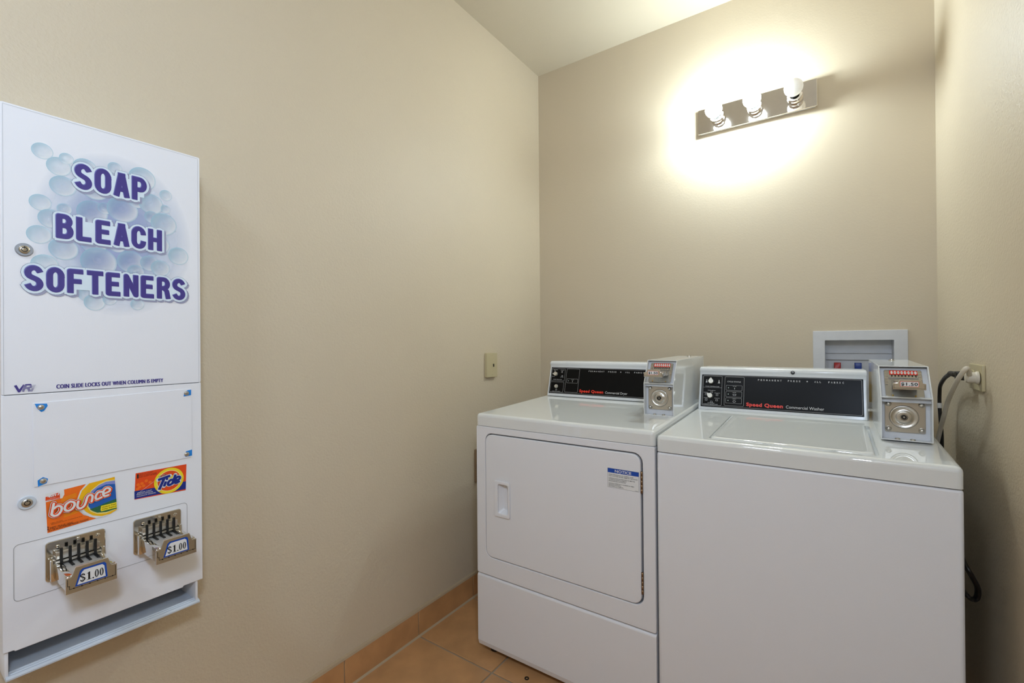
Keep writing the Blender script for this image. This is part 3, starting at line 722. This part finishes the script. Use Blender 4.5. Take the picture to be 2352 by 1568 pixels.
CV = (0, .043, .157)
def console(t, o, width, word_, washer):
    """sloping control console; o = front lower left corner"""
    x, y, z = o
    pf = Fr((x, y, z), (0, 1, 0), (0, 0, 1))
    P = [(0, 0), (.0352, .1285), (.0352, .140), (.0315, .1455), (.032, .152), (.0365, .1575), (.046, .160), (.19, .157), (.19, .0)]
    c = B().prism(pf, P, 0, width).done('console', M_GLOSS if False else M_CONS, t, bevel=.004, seg=3, smooth=50, label='white sloping console with black control panel')
    f = Fr(o, (1, 0, 0), CV)
    pr = width-.0095
    B().prism(f, rr(.0085, pr, .0125, .1355, .001, 2), -.001, .0012).done('control_panel', M_BLACK, c)
    b = B(); k = .0016; lw = .0011; b.mi = 0
    b.outline(f, rr(.0125, pr-.004, .0165, .1325, .004, 3), lw, k)
    b.outline(f, rr(.0905, .1558, .0212, .1288, .003, 3), lw, k)
    T = lambda s, *a, **kw: b.text(f, s, *a, **kw)
    for s_, x0, x1 in (('PERMANENT', .2005, .276), ('PRESS', .2935, .333), ('ALL', .3716, .393), ('FABRIC', .4105, .4552)):
        n = len(s_)
        for i, ch in enumerate(s_):
            a0 = x0+(x1-x0)*i/n*1.04; cw = (x1-x0)/n*.52
            b.mi = 1; T(ch, a0, a0+(cw*.45 if ch == 'I' else cw), .1185, .0056, k, bold=.015)
    b.poly(f, ell(.3507, .1215, .0021, n=12), k)
    b.mi = 2; T('Speed Queen', .1645, .2795, .0245, .0118, k, bold=.04, gap=1.1)
    b.mi = 1; T(word_, .2885, .3985 if washer else .3886, .0245, .0098, k)
    b.mi = 0
    if washer:
        b.outline(f, rr(.0145, .0808, .0192, .1300, .003, 3), lw, k)
        b.stroke(f, [(.0150, .0864), (.0805, .0864)], lw, k)
        b.mi = 1; T('CYCLE STATUS', .0990, .1445, .1085, .005, k)
        for i, (za, zb, s_) in enumerate(((.0783, .0972, 'IN USE'), (.0540, .0740, 'RINSE'), (.0303, .0500, 'SPIN'))):
            b.mi = 0; b.outline(f, rr(.0956, .1492, za, zb, .0022, 3), lw*.9, k)
            b.mi = 3; b.poly(f, ell(.1035, (za+zb)/2, .0019, n=12), k)
            b.mi = 1; T(s_, .1185, .1300, zb-.0045, .0021, k)
            zc = (za+zb)/2-.0025
            if i == 0: b.poly(f, [(.1235, zc-.0025), (.125, zc-.0025), (.125, zc+.0035), (.1235, zc+.0035)], k)
            elif i == 1: b.outline(f, [(.1190, zc+.003), (.1205, zc-.002), (.1285, zc-.002), (.1300, zc+.003)], .0009, k)
            else: b.outline(f, ell(.1245, zc, .0046, .0032, 16), .0009, k)
        b.mi = 1
        T('WASH TEMPERATURE', .0225, .0715, .0885, .0030, k)
        T('FABRIC SELECTOR', .0185, .0690, .0210, .0025, k); T('HOT', .0235, .0290, .1035, .0025, k); T('COLD', .0655, .0740, .1020, .0025, k)
        for xx, zz in ((.0262, .1075), (.0700, .1065)):
            b.poly(f, ell(xx, zz, .0028, n=12), k); b.stroke(f, [(xx, zz), (xx, zz+.009)], .0022, k)
        T('PERM PRESS', .0320, .0590, .0735, .0023, k); T('NORMAL', .0175, .0330, .0655, .0023, k); T('DELICATE', .0560, .0750, .0645, .0023, k)
        T('NORMAL', .0195, .0345, .0445, .0023, k); T('DELICATE', .0565, .0745, .0450, .0023, k); T('PERM PRESS', .0330, .0570, .0255, .0023, k)
        for xx, zz in ((.0265, .0600), (.0650, .0590), (.0455, .0690), (.0275, .0390), (.0645, .0390), (.0460, .0310)):
            b.outline(f, [(xx-.0035, zz-.003), (xx+.0035, zz-.003), (xx+.003, zz+.003), (xx-.003, zz+.003)], .0008, k)
        knobs = (((.0434, .1085), 90), ((.0425, .0535), 145))
    else:
        b.outline(f, rr(.0132, .0825, .0715, .1275, .003, 3), lw, k); b.outline(f, rr(.0120, .0815, .0195, .0660, .003, 3), lw, k)
        b.mi = 0; b.outline(f, rr(.0962, .1512, .0640, .0830, .0022, 3), lw*.9, k)
        b.mi = 3; b.poly(f, ell(.1045, .0735, .0019, n=12), k)
        b.mi = 1; T('IN USE', .1190, .1310, .0775, .0021, k); b.poly(f, [(.1240, .068), (.1255, .068), (.1255, .075), (.1240, .075)], k)
        T('FABRIC SELECTOR', .0240, .0690, .0765, .0028, k); T('PERM PRESS', .0200, .0430, .1220, .0022, k); T('DELICATE', .0580, .0760, .1210, .0022, k)
        T('NORMAL', .0160, .0320, .0900, .0022, k); T('NO HEAT', .0600, .0770, .0880, .0022, k); T('PUSH TO START', .0260, .0680, .0215, .0022, k)
        for xx, zz in ((.0280, .1155), (.0660, .1140), (.0690, .0945)):
            b.outline(f, [(xx-.003, zz-.003), (xx+.003, zz-.003), (xx+.003, zz+.003), (xx-.003, zz+.003)], .0009, k)
        b.outline(f, [(.0460, .026), (.0500, .030), (.0460, .034), (.0420, .030)], .0008, k)
        knobs = (((.0390, .1020), 180),)
    b.done('panel_print', [M_GPR, M_WPR, M_RED, M_LED], c, flat=True)
    for (a, h), ang in knobs:
        R = .0088; t0 = math.radians(ang)
        pts = [(a+R*math.cos(t0+q), h+R*math.sin(t0+q)) for q in [math.radians(50+260*i/18) for i in range(19)]] + [(a+R*1.65*math.cos(t0), h+R*1.65*math.sin(t0))]
        ba = B().lathe(f, [(R*1.25, .0012), (R*1.2, .006), (0, .006)], 24, a, h).done('knob_skirt', M_BLK, c)
        B().prism(f, pts, .006, .017).done('knob', M_KNOB, c, bevel=.0008)
        b = B(); b.stroke(f, [(a-R*.6*math.cos(t0), h-R*.6*math.sin(t0)), (a+R*1.4*math.cos(t0), h+R*1.4*math.sin(t0))], .0016, .0172); b.done('pointer_line', M_WPR, c, flat=True)
    if not washer:
        B().lathe(f, [(.0085, .0012), (.0085, .006), (.007, .007), (.0068, .010), (.006, .0115), (0, .0115)], 24, .0452, .0455).done('start_button', M_KNOB, c)
    else:
        B().lathe(f, [(0, .0035), (.0062, .0035), (.0062, .0098), (.0048, .0104), (.004, .0085), (0, .0085)], 20, .3084, .1500).done('lock_plug', M_BLK, c)
M_CONS = mat('satin white plastic', (222, 225, 228), .16, var=.005)
M_LED = mat('pale lens', (170, 190, 180), .3, var=.02)

def lid_slab(b, x0, x1, y0, y1, z0, zt, slope, hole=None):
    """top panel with rounded edges; the deck rises slightly to the back"""
    yc = y0
    q = rr(x0, x1, y0, y1, .012, 5)
    lv = [(0, z0), (0, zt-.012), (.001, zt-.007), (.0035, zt-.003), (.008, zt-.0006), (.013, zt)]
    loops = []
    for ins, z in lv:
        lp = rr(x0+ins, x1-ins, y0+ins, y1-ins, max(.012-ins, .003), 5)
        loops.append([b.V((x, y, z+slope*(y-yc))) if z > z0 else b.V((x, y, z)) for x, y in lp])
    for a, c in zip(loops, loops[1:]):
        n = len(a)
        for i in range(n): b.face((a[i], a[(i+1) % n], c[(i+1) % n], c[i]))
    b.face(loops[0][::-1]); b.hard.append(loops[-1])
    if hole is None: b.face(loops[-1])
    else:
        n = len(loops[-1])
        hv = [b.V((x, y, zt+slope*(y-yc))) for x, y in hole]; hl = [b.V((x, y, zt-.010+slope*(y-yc))) for x, y in hole]
        for i in range(n):
            j = (i+1) % n
            b.face((loops[-1][i], loops[-1][j], hv[j], hv[i])); b.face((hv[i], hv[j], hl[j], hl[i]))
        b.face(hl)

def dryer():
    x0, x1, yf, yb = -1.1155, -.4335, 1.367, 2.085
    zs, zc, zb = .8640, .3045, .030
    t = thing('clothes_dryer', 'white coin-operated dryer with square front door, left of the washer', 'dryer', ((x0+x1)/2, (yf+yb)/2, 0))
    f = Fr((0, yf, 0), (1, 0, 0), (0, 0, 1))        # c = towards the viewer (-Y)
    B().prism(WF, rr(x0+.001, x1-.001, yf+.018, yb, .006, 3), .025, zs-.003).done('body', M_WHITE, t)
    door = (-1.0735, -.4705, .375, .838)
    b = B(); b.ring(f, rr(x0, x1, zc+.0015, zs-.0015, .006), rr(door[0], door[1], door[2], door[3], .030), -.02, 0)
    b.done('front_frame', M_WHITE, t, bevel=.0025, smooth=1)
    B().prism(f, rr(door[0]-.004, door[1]+.004, door[2]-.004, door[3]+.004, .03), -.019, -.0165).done('door_gap', M_DARKG, t)
    # door with the pull pocket
    g = .0042; h = (-1.012, -.966, .549, .657)
    dp = rr(door[0]+g*.6, door[1]-g*1.5, door[2]+g*.7, door[3]-g, .027); hp = rr(*h, .008)
    b = B(); b.ring(f, dp, hp, -.016, .0015)
    d = b.done('door', M_WHITE, t, bevel=.003, smooth=1)
    b = B(); b.ring(f, rr(-1.030, -.959, .5365, .6695, .007), rr(h[0], h[1]-.001, h[2]+.002, h[3], .008), .0015, .0065)
    o = b.done('handle', M_WHITE, d, bevel=.003, seg=3)
    b = B()           # scooped pocket behind the handle ring
    L0 = rr(h[0]-.001, h[1]+.001, h[2]-.001, h[3]+.001, .008)
    L1 = rr(h[0]+.012, h[1]-.002, h[2]+.012, h[3]-.004, .008)
    a = [b.V(f.p(x, z, .001)) for x, z in L0]; c = [b.V(f.p(x, z, -.0155)) for x, z in L1]
    for i in range(len(a)): b.face((a[i], a[(i+1) % len(a)], c[(i+1) % len(a)], c[i]))
    b.face(c); b.done('handle_pocket', M_WHITE, d)
    # notice label
    b = B(); nx0, nx1, nz0, nz1 = -.5815, -.482, .7205, .7795; k = .0018
    b.mi = 2; b.poly(f, [(nx0-.0006, nz0-.0006), (nx1+.0006, nz0-.0006), (nx1+.0006, nz1+.0006), (nx0-.0006, nz1+.0006)], k)
    b.mi = 0; b.poly(f, [(nx0, nz0), (nx1, nz0), (nx1, nz1), (nx0, nz1)], k+.0002)
    b.mi = 1; b.poly(f, [(nx0, .7665), (nx1, .7665), (nx1, nz1), (nx0, nz1)], k+.0004)
    b.mi = 0; b.text(f, 'NOTICE', -.5580, -.5050, .7690, .0080, k+.0006, bold=.02)
    b.mi = 2; z = .7620
    for ln, w_, gap in (('WHEN DISCARDING OR STORING YOUR', .080, 0), ('OLD CLOTHES DRYER, REMOVE THE DOOR.', .094, .0025), ('LORSQUE VOUS ENTREPOSEZ OU METTEZ', .085, 0), ('VOTRE SECHEUSE AU REBUT,', .059, 0), ('ENLEVEZ-EN LA PORTE.', .056, .0025), ('CUANDO DESECHE O GUARDE SU VIEJO', .082, 0), ('SECADOR DE ROPA,', .041, 0), ('QUITELE LA PUERTA.', .049, 0)):
        b.text(f, ln, nx0+.003, nx0+.003+w_, z-.0025, .0027, k+.0005, bold=.012); z -= .0045+gap
    b.text(f, '500369', nx1-.011, nx1-.002, nz0+.001, .0015, k+.0005)
    b.done('notice_label', [M_LBL, M_BLUE, M_INK], d, flat=True, label='white notice label with blue NOTICE header')
    for za, zb_ in ((.719, .785), (.415, .481)):
        hb = B(); hx = -.4728; n = 5
        for i in range(n):
            q0 = za+(zb_-za)*i/n; q1 = za+(zb_-za)*(i+1)/n-.0008
            hb.prism(Fr((hx, yf-.0022, q0), (1, 0, 0), (0, 1, 0)), ell(0, 0, .0032, n=12), 0, q1-q0)
        hb.done('hinge', M_HINGE, t)
    # lower access panel with folded toe edge
    b = B(); b.prism(Fr((x0, 0, 0), (0, 1, 0), (0, 0, 1)), [(yf+.016, zb), (yf+.006, zb), (yf, zb+.020), (yf, zc-.0105), (yf+.002, zc-.0055), (yf+.006, zc-.0025), (yf+.016, zc-.0025)], 0, x1-x0)
    b.done('lower_panel', M_WHITE, t, bevel=.002, smooth=40)
    for x in (x0+.045, x1-.045):
        for y in (yf+.05, yb-.05):
            B().lathe(Fr((x, y, 0), (1, 0, 0), (0, 1, 0)), [(0, 0), (.018, 0), (.018, .008), (.008, .01), (.008, .03)], 16).done('foot', M_BLK, t)
    b = B(); lid_slab(b, x0, x1, yf-.0005, yb, zs, .9085, .036)
    b.done('top', M_GLOSS, t, smooth=60)
    console(t, (-1.095, 1.866, .9285), .514, 'Commercial Dryer', False)
    coin_box(t, -.5495, 1.615, .9165, .046)

def washer():
    x0, x1, yf, yb = -.4285, .2345, 1.3675, 2.085
    zs = .851
    t = thing('washing_machine', 'white coin-operated top-loading washer in the right corner', 'washer', ((x0+x1)/2, (yf+yb)/2, 0))
    B().prism(WF, rr(x0, x1, yf, yb, .010, 4), .028, zs-.0025).done('body', M_WHITE, t, bevel=.006, seg=3, smooth=60)
    for x in (x0+.045, x1-.045):
        for y in (yf+.05, yb-.05):
            B().lathe(Fr((x, y, 0), (1, 0, 0), (0, 1, 0)), [(0, 0), (.018, 0), (.018, .008), (.008, .01), (.008, .03)], 16).done('foot', M_BLK, t)
    zt, sl = .8985, .042
    b = B(); hx0, hx1, hy0, hy1 = -.290, .094, 1.397, 1.762
    lid_slab(b, x0, x1, yf-.0005, yb, zs, zt, sl, rr(hx0, hx1, hy0, hy1, .012, 5))
    b.done('top', M_GLOSS, t, smooth=60)
    Z = lambda y: zt+sl*(y-yf)
    # loading lid dropped into the deck
    b = B(); loops = []
    for ins, dz in ((.004, -.0095), (.004, -.001), (.006, .0022), (.012, .0036), (.020, .0030), (.024, .0026)):
        lp = rr(hx0+ins, hx1-ins-.004, hy0+ins*.9, hy1-ins, .012, 5)
        loops.append([b.V((x, y, Z(y)+dz)) for x, y in lp])
    for a, c in zip(loops, loops[1:]):
        for i in range(len(a)): b.face((a[i], a[(i+1) % len(a)], c[(i+1) % len(a)], c[i]))
    b.face(loops[-1]); b.face(loops[0][::-1]); b.hard.append(loops[-1])
    l = b.done('loading_lid', M_GLOSS, t, smooth=60)
    b = B(); n = 24; R0, R1 = [], []      # finger lip at the lid's front edge
    for i in range(n+1):
        u = i/n; x = -.155+.165*u; bul = (math.sin(math.pi*u)**.6)*.012
        R0.append(b.V((x, hy0+.008, Z(hy0)+.0030))); R1.append(b.V((x, hy0+.005-bul, Z(hy0)+.0030-.0012)))
    R2 = [b.V((v.co.x, v.co.y+.001, v.co.z-.004)) for v in R1]; R3 = [b.V((v.co.x, v.co.y, v.co.z-.006)) for v in R0]
    for i in range(n):
        for A, Bq in ((R0, R1), (R1, R2), (R2, R3), (R3, R0)): b.face((A[i], A[i+1], Bq[i+1], Bq[i]))
    b.done('finger_lip', M_GLOSS, l, smooth=50)
    console(t, (-.418, 1.848, .917), .514, 'Commercial Washer', True)
    coin_box(t, .1085, 1.57, .9110, .067)
M_DARKG = mat('shadow grey steel', (120, 124, 130), .5, var=.02)
dryer(); washer()

# ------------------------------------------------------------------ washer box in the back wall
def outlet_box():
    t = thing('washer_outlet_box', 'white recessed washer box with red and blue valves in the back wall', 'utility box', (.09, YB, .87))
    f = Fr((0, YB, 0), (1, 0, 0), (0, 0, 1))
    x0, x1, z0, z1 = BOX
    B().ring(f, rr(-.060, .240, .862, 1.214, .002, 2), rr(x0+.003, x1-.003, z0+.003, z1-.003, .002, 2), .0, .006).done('frame', M_CASEIN, t, bevel=.0015, smooth=1)
    b = B(); q0 = rr(x0+.001, x1-.001, z0+.001, z1-.001, .002, 2); q1 = rr(x0+.003, x1-.003, z0+.003, z1-.003, .002, 2)
    b.ring(f, q0, q1, -.07, 0); b.done('recess', M_CASEIN, t); B().prism(f, q0, -.072, -.07).done('recess_back', M_CASEIN, t)
    B().box(x0+.006, x1-.006, YB+.062, YB+.07, 1.122, 1.1245).done('rib', M_CASEIN, t)
    B().box(x0+.006, x1-.006, YB+.058, YB+.07, 1.0955, 1.097).done('rib', M_CASEIN, t)
    for x, m in ((.022, M_VRED), (.090, M_VBLUE)):
        g = Fr((x, YB+.035, 0), (1, 0, 0), (0, 1, 0))
        v = B().lathe(g, [(0, .93), (.011, .93), (.011, .985), (.014, .985), (.014, 1.0), (.009, 1.0), (.009, 1.055), (0, 1.055)], 18).done('valve', M_BRASS, t)
        B().prism(g, rr(-.0115, .0115, -.009, .009, .003, 3), 1.05, 1.0845).done('valve_handle', m, v, bevel=.002)
outlet_box()

# ------------------------------------------------------------------ wall plates
def phone_plate():
    t = thing('telephone_wall_plate', 'ivory telephone jack plate on the left wall above the dryer', 'wall plate', (XL, 1.796, 1.07))
    f = Fr((XL, 0, 0), (0, 1, 0), (0, 0, 1))
    B().prism(f, rr(1.755, 1.838, 1.0095, 1.1275, .003, 3), 0, .016, ).done('plate', M_IVORY, t, bevel=.003)
    B().prism(f, rr(1.792, 1.812, 1.056, 1.077, .002, 3), .0155, .0175).done('jack', M_IVORY, t, bevel=.0005)
    B().prism(f, [(1.800, 1.060), (1.810, 1.060), (1.810, 1.074), (1.800, 1.074)], .0172, .0178).done('jack_opening', M_BLK, t)
    for z in (1.022, 1.115): B().lathe(f, [(.0025, .0158), (.002, .0168), (0, .017)], 12, 1.7965, z).done('screw', M_IVORY, t)
phone_plate()
def low_plate():
    t = thing('dryer_outlet', 'ivory receptacle cover low on the left wall behind the dryer edge', 'outlet', (XL, 1.72, .6))
    f = Fr((XL, 0, 0), (0, 1, 0), (0, 0, 1))
    B().prism(f, rr(1.672, 1.787, .525, .678, .004, 3), 0, .010).done('plate', M_IVORYD, t, bevel=.003)
    B().lathe(f, [(.026, .0098), (.026, .014), (0, .014)], 28, 1.7295, .6015).done('receptacle', M_BLK, t)
    for z in (.543, .66): B().lathe(f, [(.003, .0098), (.0024, .011), (0, .0112)], 12, 1.7295, z).done('screw', M_BRUSH, t)
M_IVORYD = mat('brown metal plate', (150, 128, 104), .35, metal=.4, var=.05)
low_plate()
def right_outlet():
    t = thing('wall_outlet', 'ivory outlet plate on the right wall with two plugs in it', 'outlet', (XR, 1.716, 1.075))
    f = Fr((XR, 0, 0), (0, -1, 0), (0, 0, 1))          # normal -X
    B().prism(f, rr(-1.783, -1.650, 1.0405, 1.1085, .003, 3), 0, .007).done('plate', M_IVORY, t, bevel=.0025)
    for a in (-1.745, -1.690): B().prism(f, rr(a-.017, a+.017, 1.059, 1.092, .008), .0065, .009).done('receptacle', M_IVORY, t, bevel=.0006)
right_outlet()
def cords():
    t = thing('white_power_cord', 'off-white power cord plugged into the right wall outlet, hanging behind the washer', 'cord', (XR-.02, 1.66, .2))
    y, z = 1.672, 1.075
    pl = B(); f = Fr((XR-.0092, 0, 0), (0, -1, 0), (0, 0, 1))
    pl.lathe(f, [(0, 0), (.0165, 0), (.0165, .004), (.0145, .007), (.0145, .020), (.0115, .025), (0, .025)], 24, -y, z); pl.done('plug', M_CORDW, t, label='pale grey round plug')
    pts = [(.2955, 1.660, 1.083), (.2900, 1.640, 1.098), (.2840, 1.630, 1.1005), (.2790, 1.640, 1.088), (.2740, 1.660, 1.070), (.270, 1.70, 1.039), (.268, 1.757, .998), (.266, 1.794, .956), (.265, 1.841, .911), (.262, 1.875, .861), (.256, 1.97, .72), (.258, 2.06, .5), (.285, 2.13, .2)]
    B().tube(smooth_path(pts), .0056, 12).done('cable', M_CORDW, t)
    t = thing('black_power_cord', 'flat black power cord with a white tag, looping beside the washer', 'cord', (XR-.02, 1.9, .3))
    y = 1.757
    f = Fr((XR-.0092, 0, 0), (0, -1, 0), (0, 0, 1))
    B().prism(f, rr(-y-.016, -y+.016, z-.014, z+.014, .004), 0, .030, rr(-y-.013, -y+.013, z-.011, z+.011, .004)).done('plug', M_RUB, t, bevel=.002)
    pts0 = [(XR-.026, y, z), (XR-.036, y+.02, z+.002), (XR-.040, y+.055, z+.002)]
    B().tube(smooth_path(pts0), [.0105]*5+[.0088]*4+[.0078]*8, 12).done('strain_relief', M_RUB, t)
    pts = [(XR-.040, y+.050, z+.002), (.287, 1.84, 1.074), (.287, 1.916, 1.057), (.285, 1.972, 1.03), (.285, 1.988, 1.001), (.285, 1.99, .966), (.285, 1.978, .925), (.285, 1.960, .873), (.285, 1.955, .82), (.284, 1.90, .72), (.272, 1.70, .665), (.2605, 1.56, .645), (.262, 1.515, .632), (.271, 1.516, .613), (.2845, 1.538, .58), (.285, 1.552, .551), (.275, 1.545, .548), (.263, 1.530, .562), (.2585, 1.62, .552), (.262, 1.78, .46), (.276, 1.90, .40), (.290, 1.98, .35)]
    B().tube(smooth_path(pts), .0066, 12, .75).done('cable', M_RUB, t)
    B().tube([(.285, 1.9895, .972), (.285, 1.987, .956)], .0080, 12, .8).done('tag', M_LBL, t)
cords()

# ------------------------------------------------------------------ rubber ring on the floor
o = B().ring(WF, ell(-.885, 1.352, .008, n=20), ell(-.885, 1.352, .004, n=20), 0.0, .003).done('rubber_washer', M_RUB, bevel=.0008)
tag(o, 'small black rubber ring lying on the floor tile below the dryer', 'washer ring')
